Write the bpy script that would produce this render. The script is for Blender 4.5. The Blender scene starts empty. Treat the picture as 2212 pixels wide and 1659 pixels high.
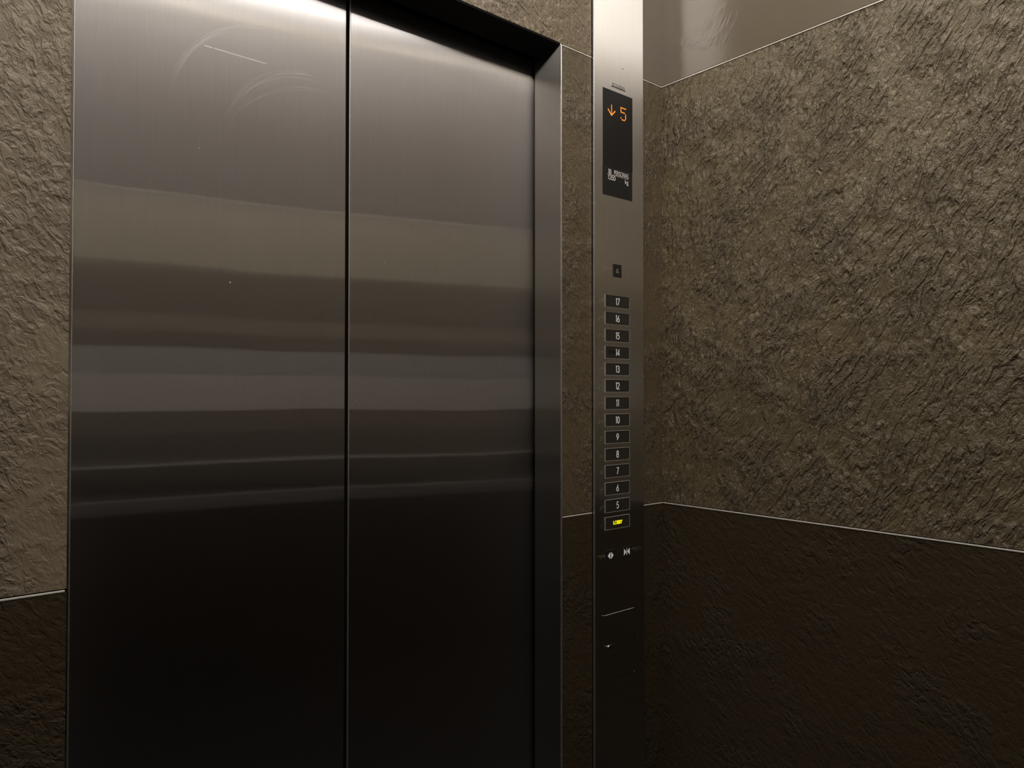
import bpy, bmesh, math, random
from mathutils import Vector, Matrix
random.seed(4)
S = bpy.context.scene
C = S.collection
PI = math.pi

# ---------------------------------------------------------------- dimensions (metres; front wall is the plane y = 0, cab is y < 0)
XL, XR = 0.214, 1.214            # door opening
XC = 1.592                       # right wall
XW = -0.27                       # left wall
YB = -1.81                       # back wall
ZT, ZL = 2.0985, 0.9845          # heights of the two metal trim strips
ZC = 2.92                        # ceiling
DOOR_Y = 0.1008                  # face of the door leaves
PX0, PX1 = 1.3226, 1.5079        # operating panel
PY = -0.006                      # face of the operating panel
CAM_Z = 1.27
LAMP = 4.5

# ---------------------------------------------------------------- object helpers
def tag(o, label=None, cat=None, kind=None, group=None):
    if label: o['label'] = label
    if cat: o['category'] = cat
    if kind: o['kind'] = kind
    if group: o['group'] = group
    return o

def thing(name, loc, label, cat, kind=None, group=None):
    o = bpy.data.objects.new(name, None)
    o.empty_display_size = 0.05
    C.objects.link(o)
    o.location = loc
    return tag(o, label, cat, kind, group)

def wloc(o):
    p = Vector((0, 0, 0))
    while o is not None:
        p += Vector(o.location)
        o = o.parent
    return p

def obj(name, bm, m, parent=None, label=None, origin=None, smooth=False):
    """link a mesh whose vertices are given in world coordinates; the object's origin is put at `origin` (world)"""
    base = wloc(parent) if parent else Vector((0, 0, 0))
    org = Vector(origin) if origin is not None else base
    bmesh.ops.recalc_face_normals(bm, faces=bm.faces[:])
    bm.transform(Matrix.Translation(-org))
    me = bpy.data.meshes.new(name)
    bm.to_mesh(me); bm.free()
    if smooth:
        for p in me.polygons: p.use_smooth = True
    me.materials.append(m)
    o = bpy.data.objects.new(name, me)
    C.objects.link(o)
    if parent: o.parent = parent
    o.location = org - base
    if label: o['label'] = label
    return o

def B(): return bmesh.new()

def box(bm, x0, x1, y0, y1, z0, z1, bev=0.0, seg=2):
    r = bmesh.ops.create_cube(bm, size=1.0)
    vs = r['verts']
    for v in vs:
        v.co = Vector((x0 + (v.co.x + .5) * (x1 - x0), y0 + (v.co.y + .5) * (y1 - y0), z0 + (v.co.z + .5) * (z1 - z0)))
    if bev > 0:
        es = list({e for v in vs for e in v.link_edges})
        bmesh.ops.bevel(bm, geom=es, offset=bev, segments=seg, affect='EDGES', profile=0.5)
    return bm

def tube(bm, a, b, r, n=12):
    a, b = Vector(a), Vector(b)
    d = b - a
    q = d.to_track_quat('Z', 'Y').to_matrix().to_4x4()
    bmesh.ops.create_cone(bm, cap_ends=True, segments=n, radius1=r, radius2=r, depth=d.length,
                          matrix=Matrix.Translation((a + b) / 2) @ q)
    return bm

def prism(bm, pts, y0, y1):
    """polygon in the x-z plane, extruded from y0 (front) to y1"""
    f = [bm.verts.new((x, y0, z)) for x, z in pts]
    k = [bm.verts.new((x, y1, z)) for x, z in pts]
    n = len(pts)
    bm.faces.new(f); bm.faces.new(k[::-1])
    for i in range(n):
        bm.faces.new((f[i], f[(i + 1) % n], k[(i + 1) % n], k[i]))
    return bm

def ribbon(bm, pts, w, y0, y1, closed=False):
    """stroke of width w along a polyline in the x-z plane with mitred joints, as a thin raised solid"""
    n = len(pts); L = []; R = []
    for i in range(n):
        p = Vector(pts[i])
        if closed:
            a, c = Vector(pts[i - 1]), Vector(pts[(i + 1) % n])
        else:
            a = Vector(pts[i - 1]) if i > 0 else None
            c = Vector(pts[i + 1]) if i < n - 1 else None
        d1 = (p - a).normalized() if a is not None else (c - p).normalized()
        d2 = (c - p).normalized() if c is not None else d1
        n1 = Vector((-d1.y, d1.x)); n2 = Vector((-d2.y, d2.x))
        m = (n1 + n2)
        m = m.normalized() if m.length > 1e-6 else n1
        k = min(2.0, 1.0 / max(0.35, m.dot(n1)))
        L.append(p + m * (w / 2 * k)); R.append(p - m * (w / 2 * k))
    def V(p, y): return bm.verts.new((p.x, y, p.y))
    Lf = [V(p, y0) for p in L]; Rf = [V(p, y0) for p in R]
    Lb = [V(p, y1) for p in L]; Rb = [V(p, y1) for p in R]
    rng = range(n if closed else n - 1)
    for i in rng:
        j = (i + 1) % n
        bm.faces.new((Lf[i], Lf[j], Rf[j], Rf[i]))
        bm.faces.new((Lb[i], Rb[i], Rb[j], Lb[j]))
        bm.faces.new((Lf[i], Lb[i], Lb[j], Lf[j]))
        bm.faces.new((Rf[i], Rf[j], Rb[j], Rb[i]))
    if not closed:
        for i in (0, n - 1):
            bm.faces.new((Lf[i], Rf[i], Rb[i], Lb[i]))
    return bm

def arc(cx, cz, rx, rz, a0, a1, n=12):
    return [(cx + rx * math.cos(math.radians(a0 + (a1 - a0) * i / n)), cz + rz * math.sin(math.radians(a0 + (a1 - a0) * i / n))) for i in range(n + 1)]

# geometric sans numerals on a unit height; (advance width, [(polyline, closed)])
def glyph(ch):
    if ch == '0': return .52, [(arc(.26, .5, .21, .45, 0, 360, 28)[:-1], True)]
    if ch == '1': return .34, [([(.07, .86), (.20, .95), (.20, .03)], False)]
    if ch == '2': return .50, [(arc(.25, .71, .19, .24, 165, -28, 12) + [(.05, .05), (.47, .05)], False)]
    if ch == '3': return .50, [(arc(.23, .73, .18, .22, 150, -80, 12) + arc(.23, .29, .21, .24, 85, -150, 14), False)]
    if ch == '4': return .52, [([(.38, .02), (.38, .93), (.04, .27), (.50, .27)], False)]
    if ch == '5': return .50, [([(.44, .94), (.15, .94), (.10, .55)] + arc(.22, .33, .22, .28, 100, -140, 16), False)]
    if ch == '6': return .52, [(arc(.26, .31, .20, .26, 0, 360, 24)[:-1], True), ([(.36, .96), (.10, .44)], False)]
    if ch == '7': return .48, [([(.03, .94), (.45, .94), (.17, .02)], False)]
    if ch == '8': return .50, [(arc(.25, .74, .17, .21, 0, 360, 20)[:-1], True), (arc(.25, .28, .20, .24, 0, 360, 22)[:-1], True)]
    if ch == '9': return .52, [(arc(.26, .68, .20, .26, 0, 360, 24)[:-1], True), ([(.42, .55), (.17, .04)], False)]
    return .4, []

def number(bm, text, cx, z0, h, w, y0, y1, sx=1.0):
    tot = sum(glyph(c)[0] for c in text) * h * sx
    x = cx - tot / 2
    for c in text:
        adv, strokes = glyph(c)
        for pts, closed in strokes:
            ribbon(bm, [(x + px * h * sx, z0 + pz * h) for px, pz in pts], w, y0, y1, closed)
        x += adv * h * sx
    return bm

def text_bm(txt, width, height, x0, z0, y0, y1, shear=0.0, spacing=1.0):
    """a line of lettering fitted to width x height with its lower-front corner at (x0, z0), thickness y0..y1"""
    cu = bpy.data.curves.new('lettering', 'FONT')
    cu.body = txt; cu.size = 1.0; cu.extrude = 0.5; cu.space_character = spacing; cu.resolution_u = 4
    o = bpy.data.objects.new('lettering', cu)
    C.objects.link(o)
    dg = bpy.context.evaluated_depsgraph_get()
    dg.update()
    me = bpy.data.meshes.new_from_object(o.evaluated_get(dg))
    bm = B(); bm.from_mesh(me)
    bpy.data.objects.remove(o); bpy.data.curves.remove(cu); bpy.data.meshes.remove(me)
    xs = [v.co.x for v in bm.verts]; ys = [v.co.y for v in bm.verts]
    ax, bx, ay, by = min(xs), max(xs), min(ys), max(ys)
    for v in bm.verts:
        X = (v.co.x - ax) / (bx - ax) * width; Z = (v.co.y - ay) / (by - ay) * height
        v.co = Vector((x0 + X + shear * Z, y0 if v.co.z > 0 else y1, z0 + Z))
    return bm

# ---------------------------------------------------------------- material helpers
class NT:
    def __init__(s, name):
        s.m = bpy.data.materials.new(name); s.m.use_nodes = True
        s.t = s.m.node_tree; s.t.nodes.clear()
        s.out = s.t.nodes.new('ShaderNodeOutputMaterial')
    def n(s, ty, props=None, **ins):
        nd = s.t.nodes.new(ty)
        for k, v in (props or {}).items(): setattr(nd, k, v)
        for k, v in ins.items(): s.set(nd, k.replace('_', ' '), v)
        return nd
    def set(s, nd, key, v):
        sock = nd.inputs[int(key[1:])] if (key[0] == '#') else nd.inputs[key]
        if isinstance(v, bpy.types.NodeSocket): s.t.links.new(v, sock)
        elif isinstance(v, bpy.types.Node): s.t.links.new(v.outputs[0], sock)
        else: sock.default_value = v
    def math(s, op, a, b=None, c=None, clamp=False):
        nd = s.t.nodes.new('ShaderNodeMath'); nd.operation = op; nd.use_clamp = clamp
        for i, v in enumerate((a, b, c)):
            if v is not None: s.set(nd, '#%d' % i, v)
        return nd.outputs[0]
    def vmath(s, op, a, b=None, scale=None):
        nd = s.t.nodes.new('ShaderNodeVectorMath'); nd.operation = op
        s.set(nd, '#0', a)
        if b is not None: s.set(nd, '#1', b)
        if scale is not None: s.set(nd, 'Scale', scale)
        return nd.outputs[0]
    def step(s, v, a, b):
        nd = s.t.nodes.new('ShaderNodeMapRange'); nd.interpolation_type = 'SMOOTHSTEP'
        s.set(nd, 'Value', v); s.set(nd, 'From Min', a); s.set(nd, 'From Max', b)
        return nd.outputs[0]
    def lerp(s, v, a, b, c, d):
        nd = s.t.nodes.new('ShaderNodeMapRange')
        for k, x in zip(('Value', 'From Min', 'From Max', 'To Min', 'To Max'), (v, a, b, c, d)): s.set(nd, k, x)
        return nd.outputs[0]
    def mixc(s, f, a, b, mode='MIX'):
        nd = s.t.nodes.new('ShaderNodeMix'); nd.data_type = 'RGBA'; nd.blend_type = mode
        s.set(nd, '#0', f); s.set(nd, '#6', a); s.set(nd, '#7', b)
        return nd.outputs[2]
    def xyz(s, v):
        nd = s.t.nodes.new('ShaderNodeSeparateXYZ'); s.set(nd, '#0', v)
        return nd.outputs
    def comb(s, x, y, z):
        nd = s.t.nodes.new('ShaderNodeCombineXYZ')
        for i, v in enumerate((x, y, z)): s.set(nd, '#%d' % i, v)
        return nd.outputs[0]
    def noise(s, vec, scale, detail=2.0, rough=.5, dist=0.0, out=0, kind='FBM'):
        nd = s.t.nodes.new('ShaderNodeTexNoise')
        s.set(nd, 'Vector', vec); s.set(nd, 'Scale', scale); s.set(nd, 'Detail', detail); s.set(nd, 'Roughness', rough); s.set(nd, 'Distortion', dist)
        return nd.outputs[out]
    def finish(s, sh):
        s.t.links.new(sh if isinstance(sh, bpy.types.NodeSocket) else sh.outputs[0], s.out.inputs['Surface'])
        return s.m

def rgb(r, g, b): return (r, g, b, 1.0)

def plain(name, col, rough=.5, metal=0.0, spec=.5, emit=0.0, ecol=None):
    t = NT(name)
    pos = t.n('ShaderNodeNewGeometry').outputs['Position']
    nz = t.noise(pos, 180.0, 3.0)
    b = t.n('ShaderNodeBsdfPrincipled')
    k = t.lerp(nz, .3, .7, .92, 1.08)
    t.set(b, 'Base Color', t.mixc(1.0, rgb(*col), t.comb(k, k, k), 'MULTIPLY'))
    b.inputs['Roughness'].default_value = rough
    b.inputs['Metallic'].default_value = metal
    b.inputs['Specular IOR Level'].default_value = spec
    if emit:
        b.inputs['Emission Color'].default_value = rgb(*(ecol or col)); b.inputs['Emission Strength'].default_value = emit
    return t.finish(b)

def steel(name, col=(.66, .65, .665), marks=False, r1=.145, r2=.42, an=.96, mixr=.26, wave=1.2, streak=.042):
    """stainless sheet brushed vertically: mirror-like along the height, widely spread sideways"""
    t = NT(name)
    g = t.n('ShaderNodeNewGeometry')
    pos, nor = g.outputs['Position'], g.outputs['Normal']
    tan = t.vmath('NORMALIZE', t.vmath('ADD', t.vmath('CROSS_PRODUCT', nor, (0, 0, 1)), (1e-4, 1e-4, 0)))
    # brushing lines and a slight unevenness of the sheet
    br = t.noise(t.vmath('MULTIPLY', pos, (1.0, 1.0, .012)), 900.0, 3.0, .6)
    br2 = t.noise(t.vmath('MULTIPLY', pos, (1.0, 1.0, .03)), 140.0, 2.0, .5)
    k = t.lerp(t.math('ADD', br, t.math('MULTIPLY', br2, .8)), .5, 1.3, 1.0 - streak, 1.0 + streak)
    colr = t.mixc(1.0, rgb(*col), t.comb(k, k, k), 'MULTIPLY')
    wv = t.noise(t.vmath('MULTIPLY', pos, (1.0, 1.0, .55)), 3.2, .6, .5)
    hgt = t.math('MULTIPLY', wv, .0016 * wave)
    bp = t.n('ShaderNodeBump', Strength=1.0, Distance=1.0, Height=hgt)
    def gl(r, a, dist='GGX'):
        return t.n('ShaderNodeBsdfAnisotropic', {'distribution': dist}, Color=colr, Roughness=r, Anisotropy=a, Normal=bp.outputs[0], Tangent=tan)
    A, Bq = gl(r1, -an), gl(r2, -.55, 'BECKMANN')
    mx = t.n('ShaderNodeMixShader')
    t.set(mx, '#0', mixr); t.set(mx, '#1', A); t.set(mx, '#2', Bq)
    sh = mx.outputs[0]
    if marks:
        x, y, z = t.xyz(pos)
        def circ3(a, b, c):
            (ax, ay), (bx, by), (cx, cy) = a, b, c
            d = 2 * (ax * (by - cy) + bx * (cy - ay) + cx * (ay - by))
            ux = ((ax**2 + ay**2) * (by - cy) + (bx**2 + by**2) * (cy - ay) + (cx**2 + cy**2) * (ay - by)) / d
            uy = ((ax**2 + ay**2) * (cx - bx) + (bx**2 + by**2) * (ax - cx) + (cx**2 + cy**2) * (bx - ax)) / d
            return ux, uy, math.hypot(ax - ux, ay - uy)
        def scuff(p, w, x0, x1, amt, fs):
            cx, cz, R = circ3(*p)
            dx = t.math('SUBTRACT', x, cx); dz = t.math('SUBTRACT', z, cz)
            r = t.math('SQRT', t.math('ADD', t.math('MULTIPLY', dx, dx), t.math('MULTIPLY', dz, dz)))
            e = t.math('SUBTRACT', r, R)
            band = t.math('SUBTRACT', 1.0, t.step(t.math('ABSOLUTE', e), 0.0, w))
            fine = t.step(t.noise(t.comb(t.math('MULTIPLY', e, fs), t.math('MULTIPLY', x, 9.0), 0.0), 1.0, 2.0), .40, .72)
            up = t.math('GREATER_THAN', dz, 0.0)
            xm = t.math('MULTIPLY', t.step(x, x0, x0 + .03), t.math('SUBTRACT', 1.0, t.step(x, x1 - .06, x1)))
            return t.math('MULTIPLY', t.math('MULTIPLY', t.math('MULTIPLY', band, fine), t.math('MULTIPLY', up, xm)), amt)
        s1 = scuff(((.384, 1.832), (.463, 1.927), (.56, 1.957)), .0075, .372, .57, .32, 420.0)
        s2 = scuff(((.475, 1.770), (.532, 1.852), (.612, 1.888)), .0140, .465, .66, .20, 260.0)
        s3 = scuff(((.470, 1.752), (.530, 1.824), (.680, 1.868)), .0060, .470, .70, .14, 420.0)
        line = t.math('MULTIPLY', t.math('LESS_THAN', t.math('ABSOLUTE', t.math('SUBTRACT', z, 1.8914)), .0009),
                      t.math('MULTIPLY', t.math('GREATER_THAN', x, .4316), t.math('LESS_THAN', x, .5445)))
        line = t.math('MULTIPLY', line, t.lerp(x, .4316, .5445, 1.0, .7))
        gap = t.math('GREATER_THAN', t.math('ABSOLUTE', t.math('SUBTRACT', x, .4475)), .0012)
        line = t.math('MULTIPLY', line, gap)
        def speck(px, pz, r):
            d = t.math('ADD', t.math('POWER', t.math('SUBTRACT', x, px), 2.0), t.math('POWER', t.math('SUBTRACT', z, pz), 2.0))
            return t.math('LESS_THAN', d, r * r)
        sp = speck(.480, 1.4745, .0016)
        for q in ((.4242, 1.7062, .0008), (1.2003, .9343, .0012), (.735, 1.26, .0008), (.80, 1.548, .0009)):
            sp = t.math('MAXIMUM', sp, speck(*q))
        soft = t.math('MAXIMUM', s1, t.math('MAXIMUM', s2, s3))
        hard = t.math('MAXIMUM', line, t.math('MULTIPLY', sp, .6))
        d1 = t.n('ShaderNodeBsdfAnisotropic', {'distribution': 'GGX'}, Color=rgb(.95, .93, .90), Roughness=.62, Anisotropy=.5, Tangent=tan)
        m1 = t.n('ShaderNodeMixShader'); t.set(m1, '#0', soft); t.set(m1, '#1', sh); t.set(m1, '#2', gl(.55, 0.0))
        m2 = t.n('ShaderNodeMixShader'); t.set(m2, '#0', t.math('MULTIPLY', hard, .9)); t.set(m2, '#1', m1); t.set(m2, '#2', d1)
        sh = m2.outputs[0]
    return t.finish(sh)

def stone(name, col, relief=1.0, rough=.42, tilt=60.0, seed=0.0, rows=None, cover=.5, spec=.5, floor=.5, wchip=.28, hol_amt=.20, stretch=.27, sc=1.0):
    """flamed and brushed stone: streaky chipped relief that varies from patch to patch; rows = tile height for the
    courses of tiles (the grain jumps from one course to the next)"""
    t = NT(name)
    g = t.n('ShaderNodeNewGeometry')
    pos = g.outputs['Position']
    x, y, z = t.xyz(pos)
    u = t.math('SUBTRACT', x, y)
    zz = z
    if rows:
        row = t.math('FLOOR', t.math('DIVIDE', t.math('SUBTRACT', z, ZL), rows))
        u2 = t.math('ADD', u, t.math('MULTIPLY', row, 3.71))
        tone_row = t.math('FRACT', t.math('MULTIPLY', t.math('SINE', t.math('MULTIPLY', t.math('ADD', row, 1.7), 12.9898)), 43.758))
    else:
        u2 = t.math('ADD', u, 0.0)
        tone_row = None
    P = t.comb(u2, zz, seed)
    warp = t.vmath('SCALE', t.vmath('SUBTRACT', t.noise(P, 5.0, 3.0, .6, out=1), (.5, .5, .5)), scale=.055)
    P2 = t.vmath('ADD', P, warp)
    a = math.radians(tilt)
    px, py, pz = t.xyz(P2)
    al = t.math('ADD', t.math('MULTIPLY', px, math.cos(a)), t.math('MULTIPLY', py, math.sin(a)))
    ac = t.math('ADD', t.math('MULTIPLY', px, -math.sin(a)), t.math('MULTIPLY', py, math.cos(a)))
    Q = t.comb(t.math('MULTIPLY', al, stretch), ac, pz)
    st = t.noise(Q, 80.0 * sc, 2.2, .5, .5)                      # streaks
    Q2 = t.comb(t.math('MULTIPLY', al, .6), ac, pz)
    ch = t.noise(Q2, 175.0 * sc, 3.0, .58, .6)                   # chips
    gr = t.noise(P, 520.0, 2.0, .6)                         # grain
    lo = t.noise(P, 7.0, 3.0, .6)                           # patches, rough or smooth
    lo2 = t.noise(P, 3.0, 2.0, .5)
    mask = t.step(lo, .62 - cover * .35, .90 - cover * .5)
    pit = t.step(st, .35, .57)                              # plateaus with chipped hollows between them
    chip = t.step(ch, .38, .60)
    h = t.math('ADD', t.math('MULTIPLY', pit, .75), t.math('ADD', t.math('MULTIPLY', chip, wchip), t.math('MULTIPLY', st, .8)))
    h = t.math('MULTIPLY', h, t.lerp(mask, 0.0, 1.0, floor, 1.0))
    h = t.math('ADD', h, t.math('MULTIPLY', gr, .15))
    bp = t.n('ShaderNodeBump', Strength=1.0, Distance=.0065 * relief, Height=h)
    # stone colour, with shade painted into the chipped hollows
    hol = t.math('MULTIPLY', t.math('SUBTRACT', 1.0, t.math('MULTIPLY', pit, chip)), t.math('MULTIPLY', mask, min(1.0, .62 * relief + (.4 if hol_amt > .3 else 0.0))))
    k = t.lerp(lo2, .3, .7, .93, 1.07)
    k = t.math('MULTIPLY', k, t.lerp(gr, .3, .7, .90, 1.10))
    if tone_row is not None:
        k = t.math('MULTIPLY', k, t.lerp(tone_row, 0.0, 1.0, .91, 1.07))
    base = t.mixc(1.0, rgb(*col), t.comb(k, k, t.math('MULTIPLY', k, t.lerp(lo, .3, .7, .94, 1.04))), 'MULTIPLY')
    base = t.mixc(t.math('MULTIPLY', hol, hol_amt), base, rgb(col[0] * .38, col[1] * .34, col[2] * .27))
    b = t.n('ShaderNodeBsdfPrincipled')
    t.set(b, 'Base Color', base)
    t.set(b, 'Roughness', t.lerp(hol, 0.0, 1.0, rough, min(.95, rough + .25)))
    b.inputs['Specular IOR Level'].default_value = spec
    t.set(b, 'Normal', bp.outputs[0])
    return t.finish(b)

STONE = (.156, .112, .060)
M = {}
M['stone_up'] = stone('stone_upper_smooth', (.135, .108, .076), relief=.085, rough=.20, seed=2.0, cover=.22, spec=1.0, floor=.06)
M['stone_over'] = stone('stone_over_door', (.150, .112, .062), relief=.48, tilt=-58, seed=5.0, rough=.48, spec=1.0, stretch=.38)
M['stone_mid_r'] = stone('stone_middle', (.134, .101, .051), relief=.82, tilt=66, seed=0.0, rows=.3713, cover=.62, rough=.45, spec=.8, hol_amt=.50)
STONE_F = (.106, .078, .043)
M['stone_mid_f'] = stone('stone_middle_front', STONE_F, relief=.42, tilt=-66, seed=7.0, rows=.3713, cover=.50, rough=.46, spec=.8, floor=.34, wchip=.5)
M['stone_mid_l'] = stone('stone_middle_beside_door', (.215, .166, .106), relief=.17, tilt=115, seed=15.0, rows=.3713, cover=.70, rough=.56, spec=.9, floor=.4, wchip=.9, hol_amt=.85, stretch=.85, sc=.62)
M['stone_low'] = stone('stone_lower_dark', (.044, .031, .017), relief=.30, floor=.36, tilt=-50, seed=11.0, cover=.45, rough=.55, spec=.2, stretch=.6, wchip=.5)
M['refl_light'] = stone('reflection_light', (.42, .385, .30), relief=.3, seed=21.0)  # made-up back wall tones, seen only as bands reflected in the doors
M['refl_dark'] = stone('reflection_dark', (.075, .060, .046), relief=.3, seed=23.0)
M['refl_grey'] = stone('reflection_grey', (.36, .355, .355), relief=.2, seed=25.0)
M['stone_side'] = stone('stone_side_dark', (.10, .080, .055), relief=.5, seed=31.0)
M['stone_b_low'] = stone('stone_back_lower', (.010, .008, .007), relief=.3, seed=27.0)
M['door'] = steel('steel_brushed_door', marks=True)
M['steel'] = steel('steel_brushed_panel', (.735, .715, .685), r1=.30, r2=.45, an=.80, mixr=.5, wave=.3)
M['jamb'] = steel('steel_brushed_jamb', (.66, .64, .61), r1=.20, r2=.42, an=.90, wave=.4, mixr=.28)
M['polish'] = plain('satin_aluminium_edge', (.80, .77, .71), rough=.30, metal=.3)
M['edge'] = plain('polished_steel_edge', (.84, .82, .78), rough=.26, metal=.93)
M['bezel'] = plain('steel_bezel', (.80, .76, .69), rough=.28, metal=.72)
M['dark_steel'] = plain('steel_black_underside', (.007, .007, .008), rough=.6, spec=.15)
M['rubber'] = plain('rubber_black', (.003, .003, .003), rough=.8, spec=.05)
M['gap'] = plain('shadow_gap_black', (.006, .005, .004), rough=.8)
M['glass_black'] = plain('screen_black', (.010, .010, .011), rough=.35, spec=.5)
M['plastic_black'] = plain('plastic_black', (.012, .012, .012), rough=.48)
M['cap'] = plain('button_black', (.030, .027, .023), rough=.36)
M['hole'] = plain('grille_hole', (.002, .002, .002), rough=.9)
M['white'] = plain('lettering_white', (.78, .77, .74), rough=.5, emit=.16, ecol=(.9, .88, .84))
M['print'] = plain('print_white', (.78, .77, .75), rough=.5)
M['engraved'] = plain('engraving_grey', (.16, .15, .14), rough=.5, metal=.6)
M['dot'] = plain('braille_dot_steel', (.85, .82, .76), rough=.2, metal=1.0)
M['amber'] = plain('led_amber', (.05, .02, .0), rough=.5, emit=1.25, ecol=(1.0, .30, .03))
M['lit_yellow'] = plain('lit_yellow', (.05, .05, .0), rough=.5, emit=1.5, ecol=(1.0, .86, .0))
M['amber_bell'] = plain('print_tan', (.42, .32, .22), rough=.5)
M['floor'] = plain('granite_floor_dark', (.007, .006, .006), rough=.3)
M['ceil'] = plain('ceiling_panel_grey', (.52, .49, .48), rough=.4)
M['lightframe'] = plain('light_frame_cream', (.80, .74, .58), rough=.5)
M['lamp'] = plain('light_diffuser', (.8, .8, .8), rough=.6, emit=LAMP, ecol=(1.0, .935, .865))
M['rail'] = plain('handrail_steel', (.34, .335, .325), rough=.4, metal=.5)

# ---------------------------------------------------------------- the setting
G_UP, G_DN = .0035, .0020      # the slot each trim strip sits in
def slabs(name, label, loc, parts):
    w = thing(name, loc, label, 'wall', 'structure')
    for pn, mat, dims in parts:
        obj(pn, box(B(), *dims), M[mat], w)
    return w

T = .02
slabs('wall_front', 'textured brown stone wall around the lift doors', (.7, T, 0), [
    ('upper_panel', 'stone_over', (XW, 1.415, 0, T, ZT + G_UP, ZC)),
    ('upper_panel', 'stone_up', (1.415, XC, 0, T, ZT + G_UP, ZC)),
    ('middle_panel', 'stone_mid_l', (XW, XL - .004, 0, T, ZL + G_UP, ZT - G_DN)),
    ('middle_panel', 'stone_mid_f', (XR + .004, XC, 0, T, ZL + G_UP, ZT - G_DN)),
    ('lower_panel', 'stone_low', (XW, XL - .004, 0, T, 0, ZL - G_DN)),
    ('lower_panel', 'stone_low', (XR + .004, XC, 0, T, 0, ZL - G_DN)),
    ('backing', 'gap', (XW, XL - .004, T, T + .02, 0, ZC)),
    ('backing', 'gap', (XR + .004, XC, T, T + .02, 0, ZC)),
])
slabs('wall_right', 'wide rough brown stone wall meeting the front wall beside the button panel', (XC + T, -.9, 0), [
    ('upper_panel', 'stone_up', (XC, XC + T, YB, T, ZT + G_UP, ZC)),
    ('middle_panel', 'stone_mid_r', (XC, XC + T, YB, T, ZL + G_UP, ZT - G_DN)),
    ('lower_panel', 'stone_low', (XC, XC + T, YB, T, 0, ZL - G_DN)),
    ('backing', 'gap', (XC + T, XC + 2 * T, YB, T, 0, ZC)),
])
slabs('wall_left', 'brown stone side wall opposite the wide rough wall', (XW - T, -.9, 0), [
    ('upper_panel', 'stone_up', (XW - T, XW, YB, T, ZT + G_UP, ZC)),
    ('middle_panel', 'stone_side', (XW - T, XW, YB, T, ZL + G_UP, ZT - G_DN)),
    ('lower_panel', 'stone_b_low', (XW - T, XW, YB, T, 0, ZL - G_DN)),
])
M['refl_tan'] = stone('reflection_tan', (.19, .165, .12), relief=.2, seed=33.0)  # more unseen tones invented for the reflected bands
M['refl_pale'] = stone('reflection_pale', (.54, .51, .47), relief=.2, seed=35.0)
M['refl_brown'] = stone('reflection_brown', (.085, .060, .048), relief=.2, seed=37.0)
M['stone_b_up'] = stone('stone_back_upper', (.175, .162, .158), relief=.1, seed=29.0)
slabs('wall_back', 'stone back wall facing the lift doors, with tone bands made up for their reflection', (.7, YB - T, 0), [  # band tones made up so the doors reflect light and dark bands
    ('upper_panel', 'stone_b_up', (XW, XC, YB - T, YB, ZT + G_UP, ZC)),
    ('light_reflection_band', 'refl_light', (XW, XC, YB - T, YB, 1.81, ZT - G_DN)),  # extra brightness of the upper wall is put into this colour
    ('dark_reflection_band', 'refl_dark', (XW, XC, YB - T, YB, 1.60, 1.81)),
    ('tan_reflection_band', 'refl_tan', (XW, XC, YB - T, YB, 1.53, 1.60)),
    ('dark_reflection_band', 'refl_dark', (XW, XC, YB - T, YB, 1.46, 1.53)),
    ('grey_reflection_band', 'refl_grey', (XW, XC, YB - T, YB, 1.35, 1.46)),
    ('pale_reflection_band', 'refl_pale', (XW, XC, YB - T, YB, 1.20, 1.35)),
    ('brown_reflection_band', 'refl_brown', (XW, XC, YB - T, YB, 1.11, 1.20)),  # fade into shade put into the colour
    ('blackish_reflection_band', 'stone_b_low', (XW, XC, YB - T, YB, ZL + G_UP, 1.11)),
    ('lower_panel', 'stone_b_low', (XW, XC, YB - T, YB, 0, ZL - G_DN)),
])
tag(obj('floor', box(B(), XW - T, XC + T, YB - T, .20, -.03, 0), M['floor'], origin=(.7, -.8, 0)), 'dark polished granite floor of the lift cab', 'floor', 'structure')
LX0, LX1, LY0, LY1 = -.22, 1.54, -1.78, -.06     # lit ceiling panel
def ceil_parts(holes, x0, x1, y0, y1):
    xs = sorted({x0, x1, *[h[0] for h in holes], *[h[1] for h in holes]}); ys = sorted({y0, y1, *[h[2] for h in holes], *[h[3] for h in holes]})
    bm = B()
    for xa, xb in zip(xs, xs[1:]):
        for ya, yb in zip(ys, ys[1:]):
            if not any(h[0] <= xa and xb <= h[1] and h[2] <= ya and yb <= h[3] for h in holes):
                box(bm, xa, xb, ya, yb, ZC, ZC + .03)
    return bm
bm = ceil_parts([(LX0, LX1, LY0, LY1)], XW - T, XC + T, YB - T, .20)
tag(obj('ceiling', bm, M['ceil'], origin=(.7, -.8, ZC)), 'grey panelled ceiling of the lift cab', 'ceiling', 'structure')
lt = thing('ceiling_light', ((LX0 + LX1) / 2, (LY0 + LY1) / 2, ZC), 'wide recessed rectangular light in the cab ceiling', 'light')
fw, fd = .03, .02                              # sloping cream sides around the recessed diffuser
bm = B()
o = [(LX0, LY0), (LX1, LY0), (LX1, LY1), (LX0, LY1)]; n = [(LX0 + fw, LY0 + fw), (LX1 - fw, LY0 + fw), (LX1 - fw, LY1 - fw), (LX0 + fw, LY1 - fw)]
ov = [bm.verts.new((x, y, ZC)) for x, y in o]; nv = [bm.verts.new((x, y, ZC + fd)) for x, y in n]; tv = [bm.verts.new((x, y, ZC + fd + .02)) for x, y in o]
uv = [bm.verts.new((x, y, ZC + fd + .02)) for x, y in n]
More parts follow.
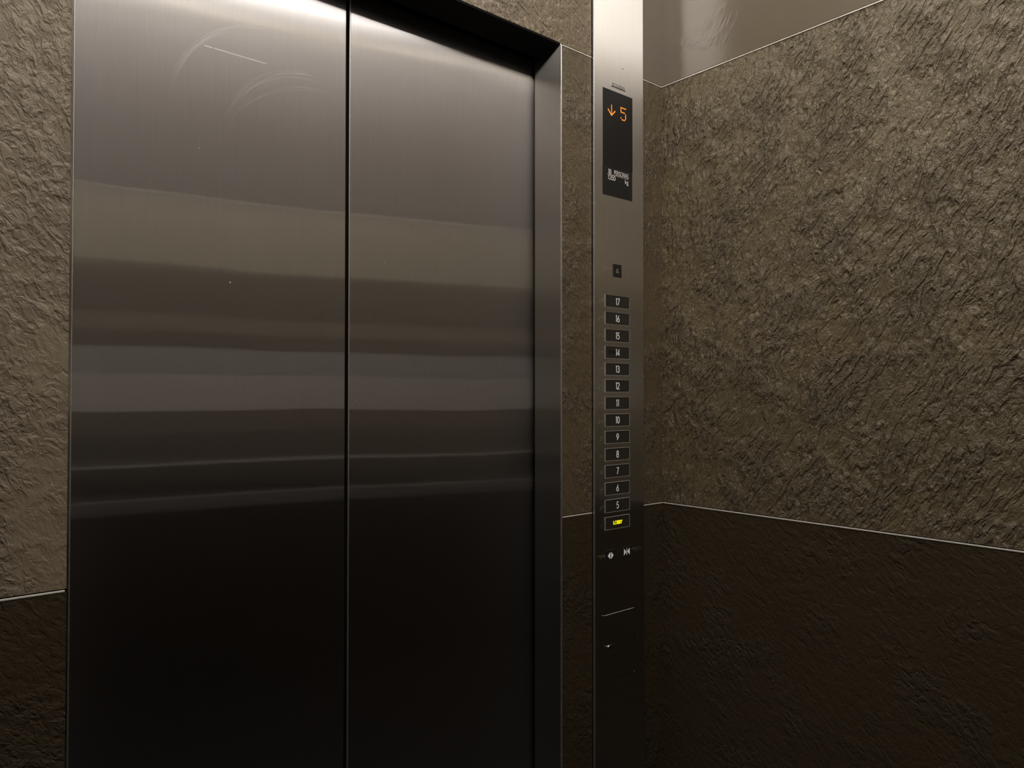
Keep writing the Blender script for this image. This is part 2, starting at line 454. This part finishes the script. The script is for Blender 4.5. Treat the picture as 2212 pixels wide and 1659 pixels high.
for i in range(4):
    j = (i + 1) % 4
    bm.faces.new((ov[i], ov[j], nv[j], nv[i])); bm.faces.new((ov[i], tv[i], tv[j], ov[j]))
    bm.faces.new((tv[i], uv[i], uv[j], tv[j])); bm.faces.new((nv[i], nv[j], uv[j], uv[i]))
obj('light_frame', bm, M['lightframe'], lt)
obj('diffuser', box(B(), LX0 + fw, LX1 - fw, LY0 + fw, LY1 - fw, ZC + fd, ZC + fd + .015), M['lamp'], lt)

# metal trim strips let into the joints of the stone
tr_n = [0]
def trim(a, b, label):
    tr_n[0] += 1
    (x0, y0, z), (x1, y1, _) = a, b
    x0, x1 = sorted((x0, x1)); y0, y1 = sorted((y0, y1))
    if y0 == y1: y0, y1 = y0 - .0011, y0 + .004
    else: x0, x1 = x0 - .0011, x0 + .004
    k = 3.2 if b[1] == YB - e else 1.0          # the strips on the back wall are wider
    o = box(B(), x0, x1, y0, y1, z - .0014 * k, z + .0015 * k, .0006, 2)
    tag(obj('trim_%d' % tr_n[0], o, M['polish'], origin=a), label, 'trim', 'structure')
e = .0003
trim((XW, e, ZL), (XL - .006, e, ZL), 'thin metal strip across the stone beside the door edge, far from the button panel')
trim((XR + .006, e, ZL), (PX0 - .0034, e, ZL), 'short low metal strip between the door frame and the button panel')
trim((PX1 + .001, e, ZL), (XC - .001, e, ZL), 'short low metal strip between the button panel and the corner')
trim((XR + .006, e, ZT), (PX0 - .0034, e, ZT), 'short high metal strip between the door frame and the button panel')
trim((PX1 + .001, e, ZT), (XC - .001, e, ZT), 'short high metal strip between the button panel and the corner')
trim((XC - e, -.001, ZT), (XC - e, YB, ZT), 'long high metal strip along the wide rough wall')
trim((XC - e, -.001, ZL), (XC - e, YB, ZL), 'long low metal strip along the wide rough wall')
trim((XW, YB - e, ZT), (XC - .003, YB - e, ZT), 'high metal strip along the back wall')
trim((XW, YB - e, ZL), (XC - .003, YB - e, ZL), 'low metal strip along the back wall')

bm = B()
box(bm, XW + .001, XC - .001, YB, YB + .012, ZC - .055, ZC - .0005)
tag(obj('trim_%d' % (tr_n[0] + 1), bm, M['lightframe'], origin=(.66, YB, ZC)), 'cream cornice strip under the ceiling on the back wall', 'trim', 'structure')

for sx, wn in ((XC - .012, 'the wide rough wall'), (XW, 'the opposite side wall')):
    tag(obj('trim_%d' % (tr_n[0] + 2 + (sx < 0)), box(B(), sx, sx + .012, YB + .013, -.001, ZC - .055, ZC - .0005), M['lightframe'], origin=(sx, -.9, ZC)), 'cream cornice strip under the ceiling on ' + wn, 'trim', 'structure')

# handrail on the back wall
hr = thing('handrail', (.66, YB, .83), 'flat steel handrail on the back wall', 'handrail')
obj('rail', box(B(), -.10, 1.42, YB + .05, YB + .062, .80, .86, .004), M['rail'], hr)
for hx in (.05, .66, 1.27):
    obj('bracket', tube(B(), (hx, YB + .0005, .83), (hx, YB + .05, .83), .010), M['rail'], hr)

# ---------------------------------------------------------------- doors and their frame
def leaf(name, x0, x1, label):
    d = thing(name, ((x0 + x1) / 2, DOOR_Y, .012), label, 'door', 'structure')
    obj('door_panel', box(B(), x0, x1, DOOR_Y, DOOR_Y + .035, .012, ZT + .06, .0022, 3), M['door'], d)
    return d
XM = (XL + XR) / 2
d1 = leaf('door_1', XL - .06, XM - .0040, 'brushed steel sliding door leaf with curved scuffs, beside the plain stone strip')
d2 = leaf('door_2', XM + .0056, XR + .06, 'brushed steel sliding door leaf without scuffs, beside the dark door jamb')
obj('leading_edge', box(B(), XM + .0028, XM + .0055, DOOR_Y - .0006, DOOR_Y + .02, .012, ZT + .06, .0012, 3), M['edge'], d2, 'narrow bright polished edge')
obj('gasket', box(B(), XM - .0040, XM + .0027, DOOR_Y + .0014, DOOR_Y + .030, .012, ZT + .06), M['rubber'], d1)
fr = thing('door_frame', (XM, 0, 0), 'steel frame lining the lift doorway with a black underside above the doors', 'door frame', 'structure')
JY = .090
for sgn, xe in ((-1, XL), (1, XR)):
    a, b = sorted((xe, xe + sgn * .0035))
    obj('jamb', box(B(), a, b, .0005, JY, 0, ZT + G_UP), M['jamb'], fr)
    a, b = sorted((xe - sgn * .0002, xe + sgn * (.0038 if sgn > 0 else .0020)))
    obj('jamb_edge', box(B(), a, b, -.0022, .0018, 0, ZT - (.001 if sgn > 0 else -.002), .0015, 3), M['edge'], fr, 'thin bright polished edge of the jamb')
obj('lintel', box(B(), XL, XR, .0012, JY, ZT, ZT + .0034), M['dark_steel'], fr, 'black underside over the doors')
tag(obj('wall_landing', box(B(), XL - .1, XR + .1, .15, .17, 0, ZC), M['gap'], origin=(XM, .17, 0)), 'black shaft wall behind the lift doors', 'wall', 'structure')

# ---------------------------------------------------------------- operating panel
op = thing('operating_panel', ((PX0 + PX1) / 2, 0, .20), 'tall brushed steel lift button panel with black display', 'control panel')
F = PY
obj('faceplate', box(B(), PX0, PX1, PY, -.0004, .02, ZC - .002, .0011, 2), M['steel'], op)
obj('side_edge', box(B(), PX0 - .0014, PX0 + .0014, PY - .0004, -.0006, .02, ZC - .002, .0010, 3), M['edge'], op, 'bright polished long edge')
obj('side_shade', box(B(), PX0 - .0032, PX0 - .0014, -.0010, -.0004, .02, ZC - .002), M['rubber'], op, 'thin black strip standing for the shade along the edge')  # black strip stands in for the shadow gap beside the panel
# display
dx0, dx1, dz0, dz1 = 1.3530, 1.4642, 1.7672, 2.0333
ds = obj('display_screen', box(B(), dx0, dx1, F - .0006, F + .0004, 1.8392, dz1), M['glass_black'], op, 'black screen with amber arrow and figure')
def led(bm, x, z, r):
    v = [(x + r * math.cos(a * PI / 4), z + r * math.sin(a * PI / 4)) for a in range(8)]
    prism(bm, v, F - .0010, F - .0004)
bm = B()
ax, az, st = 1.3848, 1.9693, .0041
for i in range(7): led(bm, ax, az + st * (i + .3), .0017)
for i in (1, 2, 3):
    for s in (-1, 1): led(bm, ax + s * st * i, az + st * (i * 1.0 + .3), .0017)
for i in (0.5, 1.5, 2.5):
    for s in (-1, 1): led(bm, ax + s * st * i, az + st * (i * 1.0 + .2), .0016)
obj('direction_arrow', bm, M['amber'], ds, 'amber arrow pointing down')
bm = B()
rows = ["11111", "1....", "1....", "1111.", "....1", "....1", "....1", "1...1", ".111."]
fx, fz, sx, sz = 1.4200, 1.9985, .0044, .00375
for r, line in enumerate(rows):
    for c, ch in enumerate(line):
        if ch == '1': led(bm, fx + sx * c, fz - sz * r, .0017)
obj('floor_figure', bm, M['amber'], ds, 'amber dotted figure 5')
cp = obj('capacity_plate', box(B(), dx0 - .001, dx1 - .0012, F - .0006, F + .0004, dz0, 1.8386), M['plastic_black'], op, 'black plate with white capacity lettering and speaker holes')
def lab(txt, x0, x1, z0, z1, name='lettering', sp=1.0):
    obj(name, text_bm(txt, x1 - x0, z1 - z0, x0, z0, F - .0008, F - .0005, spacing=sp), M['print'], cp)
obj('lettering', number(B(), '18', 1.3776, 1.8220, .0120, .0016, F - .0008, F - .0005, 1.12), M['print'], cp)
lab('PERSONAS', 1.3945, 1.4483, 1.8225, 1.8343)
obj('lettering', number(B(), '1350', 1.3848, 1.8078, .0116, .0016, F - .0008, F - .0005, 1.32), M['print'], cp)
lab('kg', 1.4350, 1.4482, 1.8035, 1.8185)
obj('dividing_line', box(B(), 1.3680, 1.4490, F - .0008, F - .0005, 1.8205, 1.8212), M['print'], cp)
bm = B()
for r in range(9):
    for c in range(17):
        x = 1.3682 + c * .0050 + (.0025 if r % 2 else 0); z = 1.8040 - r * .0038
        if x > 1.449 or (r < 2 and x > 1.431): continue
        v = [(x + .0011 * math.cos(k * PI / 3), z + .0011 * math.sin(k * PI / 3)) for k in range(6)]
        prism(bm, v, F - .0007, F - .0005)
obj('speaker_grille', bm, M['hole'], cp)
# maker's plate: raised underline and small engraved capitals
bp = obj('name_plate', box(B(), 1.3838, 1.4372, F - .0012, F + .0004, 2.0440, 2.0452), M['gap'], op, 'small engraved maker name over a dark line')
obj('lettering', text_bm('MITSUBISHI', .0480, .0075, 1.3862, 2.0466, F - .0003, F + .0002, spacing=1.1), M['engraved'], bp)
obj('plate_edge', box(B(), 1.3838, 1.3848, F - .0012, F + .0002, 2.0455, 2.0562), M['polish'], bp)
bm = B(); tube(bm, (1.4284, F - .0003, 2.0995), (1.4284, F + .002, 2.0995), .0017)
obj('pinhole', bm, M['engraved'], op)

# braille
BR = {'a': '1', 'b': '12', 'c': '14', 'd': '145', 'e': '15', 'f': '124', 'g': '1245', 'h': '125', 'i': '24', 'j': '245', 'l': '123', 'm': '134', 'r': '1235', '#': '3456'}
def braille(word, x0, z0):
    bm = B()
    for i, ch in enumerate(word):
        for d in BR[ch]:
            k = int(d) - 1
            x = x0 + i * .0060 + (k // 3) * .0025; z = z0 - (k % 3) * .0038
            r = bmesh.ops.create_icosphere(bm, subdivisions=1, radius=.00075)
            for v in r['verts']: v.co = Vector((x + v.co.x, F + v.co.y * .75, z + v.co.z))
    return bm
DIG = 'jabcdefghi'

# floor buttons
BW, BH = .0915, .0318
zs = [1.5045, 1.4620, 1.4190, 1.3772, 1.3355, 1.2937, 1.2508, 1.2085, 1.1663, 1.1235, 1.0819, 1.0391, .9966, .9540]
names = [str(k) for k in range(17, 4, -1)] + ['LOBBY']
bxc = 1.4054
def ring(bm, x0, x1, z0, z1, w, y0, y1, inner=.0):
    """rectangular bezel with a sloping inner lip"""
    o = [(x0, z0), (x1, z0), (x1, z1), (x0, z1)]; n = [(x0 + w, z0 + w), (x1 - w, z0 + w), (x1 - w, z1 - w), (x0 + w, z1 - w)]
    of = [bm.verts.new((x, y1, z)) for x, z in o]; ot = [bm.verts.new((x + (.0003 if x == x0 else -.0003), y0, z + (.0003 if z == z0 else -.0003))) for x, z in o]
    nt = [bm.verts.new((x, y0 + .0001, z)) for x, z in n]; nb = [bm.verts.new((x, y1, z)) for x, z in n]
    for i in range(4):
        j = (i + 1) % 4
        bm.faces.new((of[i], of[j], ot[j], ot[i])); bm.faces.new((ot[i], ot[j], nt[j], nt[i])); bm.faces.new((nt[i], nt[j], nb[j], nb[i])); bm.faces.new((nb[i], nb[j], of[j], of[i]))
    return bm
for nm, zc in zip(names, zs):
    xc = bxc - (1.5045 - zc) * .0022
    x0, x1, z0, z1 = xc - BW / 2, xc + BW / 2, zc - BH / 2, zc + BH / 2
    lit = nm == 'LOBBY'
    b = obj('floor_button', box(B(), x0 + .0012, x1 - .0012, F - .0012, F + .0006, z0 + .0012, z1 - .0012, .0005, 1), M['cap'], op,
            'black button lettered LOBBY, lit yellow' if lit else 'black button numbered ' + nm)
    obj('bezel', ring(B(), x0, x1, z0, z1, .0010, F - .0020, F + .0004), M['bezel'], b)
    if lit:
        obj('lettering', text_bm('LOBBY', .0330, .0092, xc - .0165 + .001, zc - .0046, F - .0016, F - .0011, spacing=.95), M['lit_yellow'], b, 'glowing yellow word')
        obj('braille_dots', braille('l', x0 - .0135, zc - .001), M['dot'], op)
    else:
        obj('numeral', number(B(), nm, xc, zc - .0085, .0175, .0019, F - .0015, F - .0011, 1.02), M['white'], b)
        if nm == '14':
            obj('mark', box(B(), x0 + .0105, xc - .0062, F - .00125, F - .0010, zc - .0030, zc + .0062), M['hole'], b, 'matt black smear beside the number')  # flat matt black rectangle left of the digits
        w = '#' + ''.join(DIG[int(c)] for c in nm)
        obj('braille_dots', braille(w, x0 - .0070 - .006 * (len(w)) + .0024, zc + .001), M['dot'], op)

# alarm button
x0, x1, z0, z1 = 1.3896, 1.4208, 1.5666, 1.5988
ab = obj('alarm_button', box(B(), x0, x1, F - .0014, F + .0006, z0, z1, .0008, 2), M['plastic_black'], op, 'small black button with a bell outline')
bx, bz = (x0 + x1) / 2 - .0006, (z0 + z1) / 2 - .0066
bell = [(bx - .0064, bz + .0012), (bx - .0040, bz + .0040), (bx - .0030, bz + .0082), (bx - .0014, bz + .0112), (bx, bz + .0128), (bx + .0014, bz + .0112), (bx + .0030, bz + .0082), (bx + .0040, bz + .0040), (bx + .0064, bz + .0012)]
bell = [(bx + (p - bx) * .80, bz + .0012 + (q - bz) * .80) for p, q in bell]
bm = ribbon(B(), bell, .0011, F - .0018, F - .0013, True)
prism(bm, [(bx - .0013, bz + .0015), (bx + .0013, bz + .0015), (bx + .0008, bz + .0002), (bx - .0008, bz + .0002)], F - .0018, F - .0013)
obj('bell_symbol', bm, M['amber_bell'], ab, 'tan bell outline')
obj('braille_dots', braille('alarma', 1.3530, 1.5868), M['dot'], op)

# door open / close buttons
def small(name, x0, x1, z0, z1, label):
    return obj(name, box(B(), x0, x1, F - .0014, F + .0006, z0, z1, .0008, 2), M['plastic_black'], op, label)
b = small('door_open_button', 1.3622, 1.3940, .8602, .8888, 'small black button with triangles pointing apart')
cx, cz = 1.3782, .8746
bm = B()
prism(bm, [(cx - .0016, cz + .0078), (cx - .0016, cz - .0078), (cx - .0028, cz - .0078), (cx - .0104, cz), (cx - .0028, cz + .0078)], F - .0018, F - .0013)
prism(bm, [(cx + .0016, cz + .0078), (cx + .0028, cz + .0078), (cx + .0104, cz), (cx + .0028, cz - .0078), (cx + .0016, cz - .0078)], F - .0018, F - .0013)
obj('open_symbol', bm, M['white'], b)
b = small('door_close_button', 1.4232, 1.4535, .8602, .8893, 'small black button with triangles pointing together')
cx, cz = 1.4384, .8762
bm = B()
prism(bm, [(cx - .0108, cz + .0085), (cx - .0108, cz - .0085), (cx - .0020, cz)], F - .0018, F - .0013)
prism(bm, [(cx + .0108, cz + .0085), (cx + .0020, cz), (cx + .0108, cz - .0085)], F - .0018, F - .0013)
prism(bm, [(cx - .0008, cz + .0085), (cx + .0008, cz + .0085), (cx + .0008, cz - .0085), (cx - .0008, cz - .0085)], F - .0017, F - .0013)
obj('close_symbol', bm, M['white'], b)
obj('braille_dots', braille('abrir', 1.3325, .8790), M['dot'], op)
obj('braille_dots', braille('cerrar', 1.4600, .8810), M['dot'], op)

# service door in the lower part of the panel
sx0, sx1, sz0, sz1 = 1.3519, 1.4690, .5678, .7320
bm = B(); w = .0012
for a in ((sx0, sx1, sz1 - w, sz1), (sx0, sx1, sz0, sz0 + w), (sx0, sx0 + w, sz0 + w, sz1 - w), (sx1 - w, sx1, sz0 + w, sz1 - w)):
    box(bm, a[0], a[1], F - .0002, F + .0005, a[2], a[3])
sd = obj('service_door', box(B(), sx0 + .0014, sx1 - .0014, F - .0006, F + .0005, sz0 + .0014, sz1 - .0014, .0003, 1), M['steel'], op, 'plain steel flap with a small round lock')
obj('door_gap', bm, M['gap'], sd)
bm = B(); tube(bm, (1.3735, F - .0028, .6490), (1.3735, F - .0003, .6490), .0060, 24)
lk = obj('key_lock', bm, M['steel'], sd)
bm = B(); tube(bm, (1.3735, F - .0034, .6490), (1.3735, F - .0027, .6490), .0048, 20)
obj('lock_core', bm, M['dark_steel'], sd)
for cxx, czz in ((sx0 + .001, sz1 - .001), (sx1 - .001, sz0 + .001)):
    bm = B(); tube(bm, (cxx, F - .0014, czz), (cxx, F - .0001, czz), .0013, 10)
    obj('corner_pin', bm, M['dot'], sd)

# ---------------------------------------------------------------- camera
yaw, pit, rol = 7.05195308e-01, 1.53990712e-02, 5.05123106e-04
fpx, D = 1603.186, 1.2501
fw_ = Vector((math.sin(yaw) * math.cos(pit), math.cos(yaw) * math.cos(pit), math.sin(pit)))
r0 = Vector((math.cos(yaw), -math.sin(yaw), 0)); u0 = r0.cross(fw_)
r_ = r0 * math.cos(rol) + u0 * math.sin(rol); u_ = -r0 * math.sin(rol) + u0 * math.cos(rol)
cd = bpy.data.cameras.new('camera'); cam = bpy.data.objects.new('camera', cd); C.objects.link(cam)
mw = Matrix((( r_.x, u_.x, -fw_.x, 0.0), (r_.y, u_.y, -fw_.y, -D), (r_.z, u_.z, -fw_.z, CAM_Z), (0, 0, 0, 1)))
cam.matrix_world = mw
cd.sensor_fit = 'HORIZONTAL'; cd.sensor_width = 36.0; cd.lens = fpx / 2212 * 36.0
cd.clip_start = .01; cd.clip_end = 50
S.camera = cam

# ---------------------------------------------------------------- world and view
w = bpy.data.worlds.new('world'); S.world = w; w.use_nodes = True
w.node_tree.nodes['Background'].inputs[0].default_value = (0, 0, 0, 1)
w.node_tree.nodes['Background'].inputs[1].default_value = 0.0
S.view_settings.view_transform = 'Standard'; S.view_settings.look = 'None'
S.view_settings.gamma = 1.0; S.view_settings.use_curve_mapping = False
S.view_settings.exposure = 0.0
S.cycles.max_bounces = 10; S.cycles.glossy_bounces = 6; S.cycles.diffuse_bounces = 5
